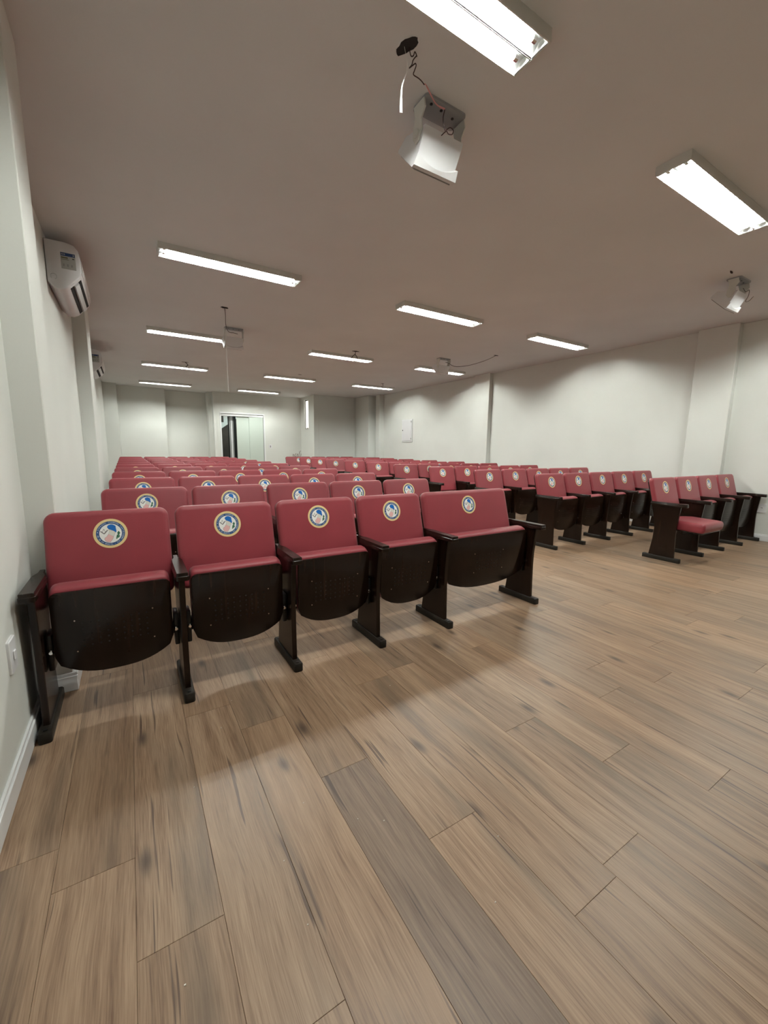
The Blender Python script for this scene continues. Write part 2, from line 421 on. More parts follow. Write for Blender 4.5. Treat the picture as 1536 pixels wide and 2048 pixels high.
# staircase flight seen through the opening: sloping pale soffit above a block coloured dark for the unlit interior
bm = bmesh.new()
s0, s1 = (2.45, 1.52), (3.5, 2.26)
loft(bm, [[(s0[0], yy, s0[1]), (s1[0], yy, s1[1]), (s1[0], yy, 2.34), (s0[0], yy, 2.08)] for yy in (16.3, 17.3)])
stair = finish('staircase', bm, stair_m, smooth=0, props={'label': 'pale sloping underside of a staircase seen through the open doorway', 'category': 'staircase'})
bm = bmesh.new(); loft(bm, [[(2.45, yy, 0.0), (3.5, yy, 0.0), (3.5, yy, 2.25), (2.45, yy, 1.51)] for yy in (16.36, 17.2)])
finish('understair_darkness', bm, brown_m, parent=stair, smooth=0)
bm = bmesh.new(); box(bm, 2.43, 3.02, 16.25, 17.4, 2.10, 2.6, bev=0.004); finish('stair_landing', bm, brown_m, parent=stair)
for k, (xa, xb, ya, m_, nm) in enumerate(((2.895, 2.93, 14.96, black_m, 'door_post'), (2.935, 2.985, 14.95, grey_m, 'door_post'), (2.990, 3.03, 14.94, trim_m, 'door_stile'), (3.035, 3.075, 14.95, grey_m, 'door_stile'), (3.08, 3.16, 14.96, black_m, 'door_post'))):
    bm = bmesh.new(); box(bm, xa+0.02, xb+0.02, ya, ya+0.03, 0.0005, DZ-0.05-0.02*(k == 0), bev=0.002)
    finish(nm, bm, m_, parent=d1)
# window
bm = bmesh.new()
for a in ((WY0, WY0+0.035, WZ0, WZ1), (WY1-0.035, WY1, WZ0, WZ1), (WY0, WY1, WZ0, WZ0+0.035), (WY0, WY1, WZ1-0.035, WZ1)):
    box(bm, 5.47, 5.51, a[0], a[1], a[2], a[3], bev=0.002)
win = finish('window_1', bm, grey_m, props={'kind': 'structure'})
bm = bmesh.new(); box(bm, 5.486, 5.494, WY0+0.03, WY1-0.03, WZ0+0.03, WZ1-0.03); finish('window_pane', bm, lit_m, parent=win, smooth=0)
bm = bmesh.new(); box(bm, 5.455, 5.475, (WY0+WY1)/2-0.03, (WY0+WY1)/2+0.03, WZ0+0.02, WZ0+0.06, bev=0.003); finish('window_catch', bm, grey_m, parent=win)

# ------------------------------------------------------------------ ceiling lights
LX = (0.335, 2.965, 5.425); LY = [1.571+k*3.017 for k in range(-1, 5)]
FL, FW, FZ = 1.325, 0.20, 0.055
def make_light():
    root = empty('ceiling_light', (0, 0, H))
    bm = bmesh.new(); t = 0.006; zb = -FZ
    box(bm, 0, FL, -FW/2, -FW/2+t, zb, 0); box(bm, 0, FL, FW/2-t, FW/2, zb, 0)
    box(bm, 0, t, -FW/2+t, FW/2-t, zb, 0); box(bm, FL-t, FL, -FW/2+t, FW/2-t, zb, 0)
    box(bm, t, FL-t, -FW/2+t, FW/2-t, -0.008, 0)
    finish('housing', bm, white2_m, parent=root, smooth=0)
    bm = bmesh.new()     # two parabolic troughs
    for s in (-1, 1):
        c = s*FW/4; prof = []
        for k in range(9):
            u = -1+2*k/8; prof.append((c+u*(FW/4-0.006), zb+0.004+0.038*(1-u*u)))
        vs0 = [bm.verts.new((t+0.001, y, z)) for y, z in prof]; vs1 = [bm.verts.new((FL-t-0.001, y, z)) for y, z in prof]
        for k in range(8): bm.faces.new((vs0[k], vs0[k+1], vs1[k+1], vs1[k]))
    finish('reflector', bm, alu_m, parent=root)
    for s in (-1, 1):
        bm = bmesh.new(); disc(bm, (0.065, s*FW/4, zb+0.024), 0.011, 10, (1, 0, 0), FL-0.13)
        finish('lamp_tube', bm, tube_m, parent=root)
        for xa, dx_ in ((0.065, -1), (FL-0.065, 1)):
            bm = bmesh.new(); disc(bm, (xa, s*FW/4, zb+0.024), 0.0125, 10, (dx_, 0, 0), 0.022); finish('tube_cap', bm, chrome_m, parent=root)
    bm = bmesh.new()     # louvre blades
    nb = 16
    for k in range(nb+1):
        x = 0.012+k*(FL-0.024)/nb
        for s in (-1, 1): box(bm, x-0.0012, x+0.0012, s*FW/4-FW/4+0.008, s*FW/4+FW/4-0.008, zb+0.001, zb+0.012)
    box(bm, t, FL-t, -0.0015, 0.0015, zb+0.001, zb+0.016)
    finish('louvre_blades', bm, alu_m, parent=root, smooth=0)
    index_children(root); return root
lt = make_light()
col_word = ('over the air conditioner wall side', 'over the middle of the hall', 'near the fuse box wall side')
row_word = {-1: 'behind the viewpoint', 0: 'first row from the front', 1: 'second row from the front', 2: 'third row from the front', 3: 'fourth row from the front', 4: 'last row by the doorway'}
hl = bpy.data.lights.new('added_hall_fill', 'POINT'); hl.energy = 70; hl.shadow_soft_size = 0.12; hl.color = (0.93, 1.0, 0.97)  # added point light without a fixture, brightens the stair beyond the doorway
hlo = bpy.data.objects.new('added_hall_fill', hl); COL.objects.link(hlo); hlo.location = (4.3, 15.7, 2.75)
k = 0
for r_i, yy in zip(range(-1, 5), LY):
    for c_i, xx in enumerate(LX):
        if r_i == 4 and c_i == 2: continue
        if r_i == -1: continue
        o = lt if k == 0 else copy_tree(lt)
        o.location = (xx, yy-FW/2, H)
        tag(o, f'lit louvred fluorescent ceiling light, {col_word[c_i]}, {row_word[r_i]}', 'ceiling light', 'louvred ceiling lights'); k += 1

# ------------------------------------------------------------------ auditorium seats
def char_mesh(txt, size):
    cu = bpy.data.curves.new('t', 'FONT'); cu.body = txt; cu.size = size; cu.align_x = 'CENTER'; cu.resolution_u = 1
    o = bpy.data.objects.new('t', cu); COL.objects.link(o)
    dg = bpy.context.evaluated_depsgraph_get(); dg.update()
    me = bpy.data.meshes.new_from_object(o.evaluated_get(dg))
    v = [(p.co.x, p.co.y) for p in me.vertices]; f = [list(p.vertices) for p in me.polygons]
    bpy.data.objects.remove(o); bpy.data.curves.remove(cu); bpy.data.meshes.remove(me)
    return v, f
def badge_mesh():
    """flat printed emblem, disc radius 0.07, drawn in the x-z plane facing -y"""
    bm = bmesh.new(); lay = [0]
    def P(x, z, l): return (x, -0.0006-l*0.00012, z)
    def ring(r1, r2, mi, l, n=40):
        a = [bm.verts.new(P(r1*math.cos(2*math.pi*i/n), r1*math.sin(2*math.pi*i/n), l)) for i in range(n)]
        b = [bm.verts.new(P(r2*math.cos(2*math.pi*i/n), r2*math.sin(2*math.pi*i/n), l)) for i in range(n)]
        for i in range(n): bm.faces.new((a[i], a[(i+1) % n], b[(i+1) % n], b[i])).material_index = mi
    def poly(pts, mi, l):
        f = bm.faces.new([bm.verts.new(P(x, z, l)) for x, z in pts]); f.material_index = mi
    def circ(r, mi, l, c=(0, 0), n=40): poly([(c[0]+r*math.cos(2*math.pi*i/n), c[1]+r*math.sin(2*math.pi*i/n)) for i in range(n)], mi, l)
    circ(0.0700, 0, 0); circ(0.0585, 1, 1); circ(0.0455, 2, 2)
    S = 0.00103    # units: photo zoom crop, centre (770, 632), x half 690, y half 560
    def q(x, y): return ((x-770)/690*0.07, (632-y)/560*0.07)
    blue = [q(*p) for p in ((645, 380), (700, 320), (800, 295), (880, 310), (975, 360), (985, 460), (1000, 560), (975, 608), (900, 545), (800, 500), (700, 465))]
    cream = [q(*p) for p in ((690, 480), (800, 512), (900, 558), (955, 615), (900, 720), (870, 755), (780, 710), (690, 660), (715, 560))]
    pink = [q(*p) for p in ((680, 655), (780, 712), (875, 765), (840, 850), (780, 920), (730, 965), (620, 955), (555, 910), (520, 850), (535, 790), (600, 755), (650, 700))]
    for pts, mi in ((blue, 4), (cream, 6), (pink, 5)):
        c = (sum(p[0] for p in pts)/len(pts), sum(p[1] for p in pts)/len(pts))
        poly([(c[0]+(x-c[0])*1.05, c[1]+(z-c[1])*1.05) for x, z in pts], 8 if mi != 4 else 4, 3); poly(pts, mi, 4)
    # grey crossed compass mark
    def stroke(a, b, w, mi, l=4):
        a, b = Vector(a), Vector(b); d = (b-a).normalized(); nrm = Vector((-d.y, d.x))*w/2
        poly([tuple(a-nrm), tuple(b-nrm), tuple(b+nrm), tuple(a+nrm)], mi, l)
    stroke(q(375, 530), q(515, 640), 0.0040, 8); stroke(q(510, 640), q(660, 500), 0.0045, 8)
    stroke(q(440, 570), q(510, 450), 0.0016, 8); stroke(q(510, 450), q(570, 570), 0.0016, 8)
    # green sprig
    for cxp, cyp, rr in ((1090, 600, .0038), (1060, 640, .0040), (1115, 640, .0040), (1085, 690, .0045), (1040, 740, .0048), (1100, 760, .0040), (1020, 790, .0046), (1000, 840, .0034), (1070, 800, .0034)):
        c = q(cxp, cyp); poly([(c[0]+rr*math.cos(R(a))*(1.0 if a % 90 else 0.8), c[1]+rr*math.sin(R(a))*(0.8 if a % 90 else 1.1)) for a in range(0, 360, 45)], 7, 4)
    # lettering round the blue band
    cache = {}
    def arc_text(txt, a0, a1, outward, size):
        n = len(txt)
        for k, ch in enumerate(txt):
            if ch == ' ': continue
            a = R(a0+(a1-a0)*(k+0.5)/n)
            if ch not in cache: cache[ch] = char_mesh(ch, size)
            vs, fs = cache[ch]; rad = 0.0488 if outward else 0.0556
            rot = a-math.pi/2 if outward else a+math.pi/2
            cr, sr = math.cos(rot), math.sin(rot); ox, oz = rad*math.cos(a), rad*math.sin(a)
            V = [bm.verts.new(P(ox+x*cr-y*sr, oz+x*sr+y*cr, 4)) for x, y in vs]
            for f in fs:
                try: bm.faces.new([V[i] for i in f]).material_index = 3
                except ValueError: pass
    arc_text('SUPREMO COMMON PARTES', 165, -8, True, 0.0100)
    arc_text('GR OR DO BRASIL - ESP SANTO', 186, 352, False, 0.0100)
    circ(0.0022, 3, 4, c=(-0.0520, 0.0075), n=8)
    me = bpy.data.meshes.new('round_emblem'); bm.normal_update()
    for f in bm.faces:
        if f.normal.y > 0: f.normal_flip()
    bm.to_mesh(me); bm.free()
    for m in (gold_m, navy_m, bwhite_m, btext_m, bblue_m, bpink_m, bcream_m, bgreen_m, bgrey_m): me.materials.append(m)
    return me
BADGE = badge_mesh()

def link(name, me, parent, loc=(0, 0, 0), rot=(0, 0, 0)):
    o = bpy.data.objects.new(name, me); COL.objects.link(o); o.parent = parent; o.location = loc; o.rotation_euler = rot
    return o
def mesh_of(name, bm, mats, smooth=35):
    o = finish(name, bm, mats, smooth=smooth); me = o.data; bpy.data.objects.remove(o); return me

# stand: waisted board, armrest and foot
def stand_board():
    bm = bmesh.new()
    front = [(-0.130, 0.040), (-0.126, 0.16), (-0.122, 0.30), (-0.124, 0.40), (-0.136, 0.52), (-0.145, 0.602)]
    back = [(0.140, 0.602), (0.128, 0.52), (0.106, 0.42), (0.098, 0.34), (0.104, 0.22), (0.130, 0.040)]
    o = [(y, z) for y, z in front+back]
    o = list(reversed(o))
    loops = []
    for x, d in ((-0.013, 0.003), (-0.010, 0), (0.010, 0), (0.013, 0.003)):
        loops.append([(x, y, z) for y, z in offset(o, d)])
    loft(bm, loops)
    return mesh_of('side_panel', bm, wood_m, 40)
def armrest_mesh():
    bm = bmesh.new(); w = 0.0275
    o = rrect(-0.205, 0.165, -w, w, (0.009, 0.006, 0.006, 0.009), 3)
    o = [p for e_ in range(len(o)) for p in ([o[e_]] if abs(o[e_][0]-o[(e_+1) % len(o)][0]) < 0.1 else [o[e_]]+[(o[e_][0]+(o[(e_+1) % len(o)][0]-o[e_][0])*q_, o[e_][1]) for q_ in ((0.72, 0.86) if o[e_][0] < 0 else (0.14, 0.28))])]
    loops = []
    for z, d in ((0.596, 0.003), (0.599, 0.0), (0.617, 0.0), (0.619, 0.0025), (0.631, 0.0025), (0.634, 0.005)):
        loops.append([(x*(1.0 if y < 0.06 else max(0.40, 1-(y-0.06)*13)), y, z) for y, x in offset(o, d)])
    loft(bm, loops)
    return mesh_of('armrest', bm, wood_m, 40)
def foot_mesh():
    bm = bmesh.new(); w = 0.024
    o = rrect(-0.192, 0.192, -w, w, 0.012, 3)
    loft(bm, [[(x, y, z) for y, x in offset(o, d)] for z, d in ((0.0006, 0.001), (0.004, 0), (0.040, 0), (0.045, 0.004))])
    for s in (-1, 1): disc(bm, (0, s*0.165, 0.045), 0.009, 8, (0, 0, 1), 0.003, mi=1)
    return mesh_of('foot', bm, [rubber_m, black_m], 40)
BOARD, ARM, FOOT = stand_board(), armrest_mesh(), foot_mesh()
def hinge_meshes():
    bm = bmesh.new(); box(bm, -0.010, 0.012, -0.040, 0.050, -0.085, 0.075, bev=0.006, seg=2)
    box(bm, -0.012, 0.024, -0.03, 0.03, -0.03, 0.03, bev=0.008, seg=2)
    a = mesh_of('hinge_bracket', bm, black_m)
    bm = bmesh.new(); disc(bm, (0.004, -0.041, 0.0), 0.011, 10, (0, -1, 0), 0.006, dome=0.004)
    b = mesh_of('hinge_bolt', bm, chrome_m)
    return a, b
HINGE, BOLT = hinge_meshes()
def back_meshes(Wd):
    hw = (Wd-0.030)/2
    k = 0.28; L = (0.885-0.47)*math.sqrt(1+k*k)
    bm = bmesh.new(); o = rrect(-hw, hw, 0, L, (0.03, 0.03, 0.045, 0.045), 6)
    loops = []
    for d, t in ((0.030, -0.0065), (0.018, -0.0055), (0.008, -0.001), (0.002, 0.006), (0.0, 0.014), (0.0, 0.034)):
        loops.append([(x, t, s) for x, s in offset(o, d)])
    loft(bm, loops); cush = mesh_of('backrest', bm, red_m, 50)
    bm = bmesh.new(); loops = [[(x, t, s) for x, s in offset(o, d)] for t, d in ((0.034, 0.001), (0.036, 0.0), (0.044, 0.0), (0.047, 0.003))]
    loft(bm, loops); shell = mesh_of('back_shell', bm, wood_m, 40)
    return cush, shell, L
def seat_meshes(Wd, holes=True):
    hw = (Wd-0.088)/2; S = 0.385
    def outline(top_extra=0.0, shrink=0.0):
        pts = []
        n = 14
        for i in range(n+1):           # curved lower edge
            u = -1+2*i/n; uu = u*0.93
            pts.append((uu*(hw-shrink), shrink+0.075*abs(uu)**2.6))
        pts.append((hw-shrink, 0.105))
        r = 0.028; T = S+top_extra
        for kk in range(5):
            a = R(90*kk/4); pts.append((hw-shrink-r+r*math.cos(a), T-r+r*math.sin(a)))
        for kk in range(5):
            a = R(90+90*kk/4); pts.append((-hw+shrink+r+r*math.cos(a), T-r+r*math.sin(a)))
        pts.append((-hw+shrink, 0.105))
        return pts
    bm = bmesh.new(); o = outline()
    loft(bm, [[(x, d0, s) for x, s in offset(o, dd)] for d0, dd in ((0.0, 0.003), (0.002, 0.0005), (0.009, 0.0), (0.012, 0.002))])
    if holes:
        nx = 9 if Wd < 0.7 else 9
        for i in range(nx):
            for j in range(5):
                x = (i-(nx-1)/2)*0.030; s = 0.135+j*0.026
                disc(bm, (x, 0.0003, s), 0.0044, 6, (0, -1, 0), 0.0006, mi=1)
        for x in (-0.145, 0.145):
            for s in (0.115, 0.255): disc(bm, (x, 0.0003, s), 0.0032, 8, (0, -1, 0), 0.0016, mi=2)
    board = mesh_of('seat_board', bm, [wood_m, hole_m, chrome_m], 40)
    bm = bmesh.new()
    lay = []
    for d, te, sh in ((0.0125, 0.0, 0.004), (0.020, 0.012, 0.001), (0.045, 0.020, 0.0), (0.075, 0.021, 0.0), (0.095, 0.016, 0.004), (0.107, 0.006, 0.013), (0.111, -0.010, 0.028)):
        lay.append([(x, d, s) for x, s in outline(te, sh)])
    loft(bm, lay); cush = mesh_of('seat_cushion', bm, red_m, 60)
    return board, cush
KIT = {}
def kit(Wd):
    if Wd not in KIT: KIT[Wd] = (back_meshes(Wd), seat_meshes(Wd))
    return KIT[Wd]
def make_seat(Wd, down=False, last=False, badge_dx=0.0):
    (cush, shell, L), (board, scush) = kit(Wd)
    root = empty('auditorium_seat', (0, 0, 0))
    for x in ((0, Wd) if last else (0,)):
        st = link('side_panel', BOARD, root, (x, 0, 0))
        link('armrest', ARM, st); link('foot', FOOT, st)
    tilt = math.atan(0.28)
    b = link('backrest', cush, root, (Wd/2, 0.19+0.28*(0.47-0.885)+0.006, 0.47), (-tilt, 0, 0))
    link('back_shell', shell, b)
    e = link('round_emblem', BADGE, b, (badge_dx, -0.0062, (0.773-0.47)*math.sqrt(1.0784)))
    if not down: s = link('seat_cushion', scush, root, (Wd/2, -0.072, 0.20), (R(2.0), 0, 0))
    else: s = link('seat_cushion', scush, root, (Wd/2, 0.045, 0.345), (R(90+2), 0, 0))
    link('seat_board', board, s)
    for x, sx in ((0.013, 1), (Wd-0.013, -1)):
        h = link('hinge_bracket', HINGE, root, (x+sx*0.0128, -0.015, 0.325)); h.scale = (sx, 1, 1)
        link('hinge_bolt', BOLT, h)
    index_children(root)
    return root
ORD = ['first', 'second', 'third', 'fourth', 'fifth', 'sixth', 'seventh', 'eighth', 'ninth', 'tenth', 'last']
SEATS = []
protos = {}
def seat(x, ytop, Wd, zs, label, group, down=False, last=False, bdx=0.0):
    key = (Wd, down, last, bdx)
    if key not in protos: o = protos[key] = make_seat(*key)
    else: o = copy_tree(protos[key])
    o.location = (x, ytop-0.23, 0); o.scale = (1, 1, zs)
    tag(o, label, 'auditorium seat', group)
# block along the air-conditioner wall
YL = [2.40, 3.46, 4.57, 5.68, 6.79, 7.92, 9.00, 10.14, 11.22, 12.28, 13.32]
XLs = [-0.375, -0.21, -0.205, -0.215, -0.22, -0.23, -0.24, -0.25, -0.26, -0.27, -0.28]
N5 = ['first', 'second', 'third', 'fourth', 'fifth']
for r_i, (yt, x0) in enumerate(zip(YL, XLs)):
    for s_i in range(5):
        if r_i == 0:
            Wd = 0.536 if s_i < 4 else 0.886; x = x0+0.536*s_i; zs = 1.008
        else: Wd = 0.577; x = x0+0.577*s_i; zs = 1.018
        if r_i == 0 and s_i == 4: lab = 'extra wide red folding seat at the aisle end of the nearest row'
        elif r_i == 0: lab = f'red folding seat with upturned wooden bottom, {N5[s_i]} from the wall in the nearest row'
        else: lab = f'red folding seat, {N5[s_i]} from the air conditioner wall, {ORD[r_i]} row of that block'
        seat(x, yt, Wd, zs, lab, 'red seats on the air conditioner side', last=(s_i == 4), bdx=0.0)
# block along the fuse-box wall
YR = [2.40, 3.45, 4.54, 5.65, 6.76, 7.86, 8.96, 10.08, 11.14, 12.05, 13.08]
for r_i, yt in enumerate(YR):
    x0 = 5.026 if r_i == 0 else 4.365
    n = 4 if r_i in (0, 10) else 5
    for s_i in range(n):
        Wd = 0.577; x = x0+0.577*s_i
        if r_i == 10:
            x0 = 4.27
            Wd = 0.886 if s_i == 0 else 0.536; x = x0 if s_i == 0 else x0+0.886+0.536*(s_i-1)
        down = (r_i == 0 and s_i == 0) or (r_i == 3 and s_i == 0)
        if r_i == 0 and s_i == 0: lab = 'red seat with its cushion folded down at the aisle end of the short row'
        elif r_i == 0: lab = f'red folding seat, {N5[s_i]} from the aisle in the four-seat row by the outlet wall'
        elif r_i == 10 and s_i == 0: lab = 'extra wide red folding seat at the aisle end of the rearmost row'
        else: lab = f'red folding seat, {N5[s_i]} from the aisle, {ORD[r_i]} row of the fuse box wall block'
        seat(x, yt, Wd, 1.03, lab, 'red seats on the fuse box side', down=down, last=(s_i == n-1))

# ------------------------------------------------------------------ air conditioners
def make_ac(L=0.92, D=0.25, z0=-0.37):
    root = empty('air_conditioner', (0, 0, 0))
    # section in x (out of the wall) and z, top at 0
    sec = [(0.004, 0.0), (0.14, 0.0), (0.205, -0.015), (0.232, -0.05), (0.246, -0.13), (0.248, -0.215), (0.240, -0.255), (0.140, -0.365), (0.10, -0.385), (0.055, -0.385), (0.004, -0.335)]
    sec = list(reversed(sec))
    bm = bmesh.new()
    loft(bm, [[(x, y, z) for x, z in offset(sec, d)] for y, d in ((0.0, 0.008), (0.006, 0.001), (0.02, 0.0), (L-0.02, 0.0), (L-0.006, 0.001), (L, 0.008))])
    body = finish('casing', bm, white_m, parent=root, smooth=50)
    bm = bmesh.new()      # front panel, proud of the casing
    pf = [(0.150, 0.003), (0.209, -0.012), (0.237, -0.05), (0.252, -0.13), (0.254, -0.205), (0.250, -0.225)]
    lo = [[(x, y, z) for x, z in pf]+[(x-0.006, y, z) for x, z in reversed(pf)] for y in (0.012, L-0.012)]
    loft(bm, lo); finish('front_panel', bm, white_m, parent=root)
    bm = bmesh.new()      # outlet and louvres under the front
    def on(t):            # along the lower slope
        a, b = Vector((0.240, -0.255)), Vector((0.140, -0.365)); return a.lerp(b, t)
    def strip(t0, t1, d, m_, nm, ya=0.07, yb=L-0.05):
        bm = bmesh.new(); p, q_ = on(t0), on(t1); nrm = Vector((0.74, -0.67))*d
        P4 = [p-nrm*0.2, q_-nrm*0.2, q_+nrm, p+nrm]
        loft(bm, [[(v.x, y, v.y) for v in P4] for y in (ya, yb)]); return finish(nm, bm, m_, parent=root, smooth=0)
    strip(0.06, 0.26, 0.003, hole_m, 'air_outlet'); strip(0.30, 0.58, 0.014, white_m, 'louvre'); strip(0.62, 0.86, 0.003, hole_m, 'air_outlet')
    # label on the near end
    bm = bmesh.new(); box(bm, 0.110, 0.212, -0.0015, 0.009, -0.215, -0.085, bev=0.0005)
    lab = finish('energy_label', bm, label_m, parent=root, smooth=0)
    bm = bmesh.new(); box(bm, 0.112, 0.210, -0.0022, -0.001, -0.112, -0.087); box(bm, 0.114, 0.160, -0.0022, -0.001, -0.131, -0.121, mi=1)
    box(bm, 0.114, 0.165, -0.0022, -0.001, -0.142, -0.138, mi=1); box(bm, 0.190, 0.204, -0.0022, -0.001, -0.131, -0.124, mi=2)
    for k_ in range(3): box(bm, 0.122+0.028*k_, 0.134+0.028*k_, -0.0022, -0.001, -0.195, -0.175, mi=3)
    for k_ in range(3): box(bm, 0.116+0.010*k_, 0.122+0.010*k_, -0.0027, -0.0021, -0.105, -0.094, mi=4)
    box(bm, 0.196, 0.204, -0.0027, -0.0021, -0.105, -0.094, mi=4)
    finish('label_print', bm, [lblue_m, lolive_m, dark_m, grey_m, label_m], parent=lab, smooth=0)
    bm = bmesh.new(); tube(bm, [(0.05+0.022*math.cos(a), -0.001, -0.29+0.022*math.sin(a)) for a in [R(v) for v in range(-70, 250, 20)]], 0.0016, 4, smooth_k=0)
    finish('pipe_knockout', bm, grey_m, parent=root)
    index_children(root); return root
ac = make_ac(); ac.location = (XL2, 4.66, 2.905)
tag(ac, 'white split air conditioner with blue sticker on its side, nearer of the two', 'air conditioner', 'wall air conditioners')
ac2 = copy_tree(ac); ac2.location = (XL3, 8.95, 2.84)
tag(ac2, 'white split air conditioner partly hidden behind the wall column, farther of the two', 'air conditioner', 'wall air conditioners')

# ------------------------------------------------------------------ ceiling speakers
def make_speaker():
    root = empty('ceiling_speaker', (0, 0, H))
    bm = bmesh.new()
    prof = [(-0.08, -0.135, .130), (-0.022, -0.236, .128), (-0.034, -0.244, .138), (-0.006, -0.287, .145), (0.012, -0.292, .145), (0.150, -0.152, .145), (0.148, -0.140, .143), (0.10, -0.095, .128)]
    # cabinet: bowed between its two sides
    n = 10; cols = []
    for i in range(n+1):
        u = -1+2*i/n; cols.append([])
        for k_, (y, z, hw) in enumerate(prof):
            bow = 0.0
            if k_ in (1, 2): z2 = z-0.030*(1-u*u); y2 = y+0.014*(1-u*u)
            else: z2, y2 = z, y
            cols[-1].append(bm.verts.new((u*hw, y2, z2)))
    m_ = len(prof)
    for i in range(n):
        for k_ in range(m_): bm.faces.new((cols[i][k_], cols[i][(k_+1) % m_], cols[i+1][(k_+1) % m_], cols[i+1][k_]))
    bm.faces.new(cols[0]); bm.faces.new(list(reversed(cols[-1])))
    finish('cabinet', bm, white_m, parent=root, smooth=18)
    bm = bmesh.new()   # grille on the baffle
    a, b = Vector((0.018, -0.289)), Vector((0.146, -0.159)); nr = Vector((0.71, -0.70))*0.005
    loft(bm, [[(x, a.x, a.y), (x, b.x, b.y), (x, b.x+nr.x, b.y+nr.y), (x, a.x+nr.x, a.y+nr.y)] for x in (-0.125, 0.125)])
    finish('grille', bm, grey_m, parent=root, smooth=0)
    bm = bmesh.new(); loft(bm, [[(x, y, z) for x, y in offset(rrect(-0.135, 0.135, -0.095, 0.035, 0.02, 4), d)] for z, d in ((-0.001, 0), (-0.012, 0), (-0.014, 0.003))])
    pl = finish('mounting_plate', bm, greyplate_m, parent=root)
    for x, y in ((-0.08, -0.06), (-0.01, -0.055), (0.075, -0.045)):
        bm = bmesh.new(); disc(bm, (x, y, -0.0145), 0.008, 8, (0, 0, -1), 0.003); finish('screw', bm, black_m, parent=pl)
    for s in (-1, 1):     # waisted side arms with round pivots
        bm = bmesh.new(); arm = [(-0.075, -0.013), (-0.085, -0.06), (-0.055, -0.095), (-0.060, -0.14), (-0.035, -0.185), (-0.005, -0.19), (0.018, -0.16), (0.012, -0.11), (0.0, -0.07), (0.015, -0.013)]
        loft(bm, [[(s*x, y, z) for y, z in offset(arm, d)] for x, d in ((0.131, 0.0), (0.138, 0.0), (0.140, 0.002))])
        ar = finish('bracket_arm', bm, white2_m, parent=root)
        bm = bmesh.new(); disc(bm, (s*0.140, -0.018, -0.15), 0.020, 14, (s, 0, 0), 0.006, dome=0.003); finish('pivot_knob', bm, white2_m, parent=ar)
    index_children(root); return root
sp = make_speaker(); sp.location = (1.535, 2.0, H)
tag(sp, 'white wedge loudspeaker hanging from ceiling between the two largest lights, with loose red wire', 'loudspeaker', 'ceiling loudspeakers')
for loc, lab in (((5.535, 2.0), 'white loudspeaker tilted on its bracket near the top corner of the four-seat row'),
                 ((1.475, 6.86), 'white loudspeaker in front of a ceiling light with a long white string below'),
                 ((5.44, 6.65), 'white loudspeaker covering the middle of a ceiling light, cable trailing to a hole')):
    o = copy_tree(sp); o.location = (*loc, H); tag(o, lab, 'loudspeaker', 'ceiling loudspeakers')

def cable(name, pts, r, m, label, cat='cable', n=6, k=6):
    bm = bmesh.new(); tube(bm, pts, r, n, smooth_k=k)
    return tag(finish(name, bm, m), label, cat)
def hole(x, y, rx, ry, rot, label):
    bm = bmesh.new(); n = 18; rnd = random.Random(int(x*100+y*7))
    rim, inn = [], []
    for i in range(n):
        a = 2*math.pi*i/n; j = 1+0.14*rnd.uniform(-1, 1)
        px, py = rx*j*math.cos(a), ry*j*math.sin(a); c, s = math.cos(rot), math.sin(rot)
        inn.append((x+(px*c-py*s), y+(px*s+py*c))); rim.append((x+(px*c-py*s)*1.0+0.006*math.cos(a+rot), y+(px*s+py*c)*1.0+0.006*math.sin(a+rot)))
    a_ = [bm.verts.new((p[0], p[1], H-0.0008)) for p in rim]; b_ = [bm.verts.new((p[0], p[1], H-0.0035)) for p in inn]; c_ = [bm.verts.new((p[0]*.9+x*.1, p[1]*.9+y*.1, H-0.0012)) for p in inn]
    for i in range(n):
        bm.faces.new((a_[i], a_[(i+1) % n], b_[(i+1) % n], b_[i])).material_index = 0
        bm.faces.new((b_[i], b_[(i+1) % n], c_[(i+1) % n], c_[i])).material_index = 1
    bm.faces.new(c_).material_index = 1
    o = finish('ceiling_hole', bm, [ceil_m, dark_m], smooth=0); tag(o, label, 'hole', 'holes broken in the ceiling'); return o
hole(1.181, 1.765, 0.058, 0.030, R(-73), 'dark oval hole broken in the ceiling beside the largest loudspeaker')
hole(1.17, 5.89, 0.05, 0.035, 0.2, 'dark hole in the ceiling with a cable running to the loudspeaker with the string')
hole(6.06, 5.82, 0.06, 0.025, 0.1, 'small dark hole in the ceiling at the far end of the long trailing cable')
hole(1.14, 10.03, 0.07, 0.03, 0, 'small dark hole above the fourth light of the air conditioner side')
hole(3.70, 7.06, 0.07, 0.04, 0, 'small dark hole with a hanging wire loop over a middle light')
hole(3.70, 10.02, 0.05, 0.03, 0, 'tiny dark hole near the fourth light in the middle of the hall')
hole(6.08, 10.0, 0.05, 0.03, 0, 'tiny dark hole with a short hook of wire near the fuse box side')
hole(5.22, 1.93, 0.05, 0.010, 0.2, 'thin dark slot in the ceiling beside the tilted loudspeaker')
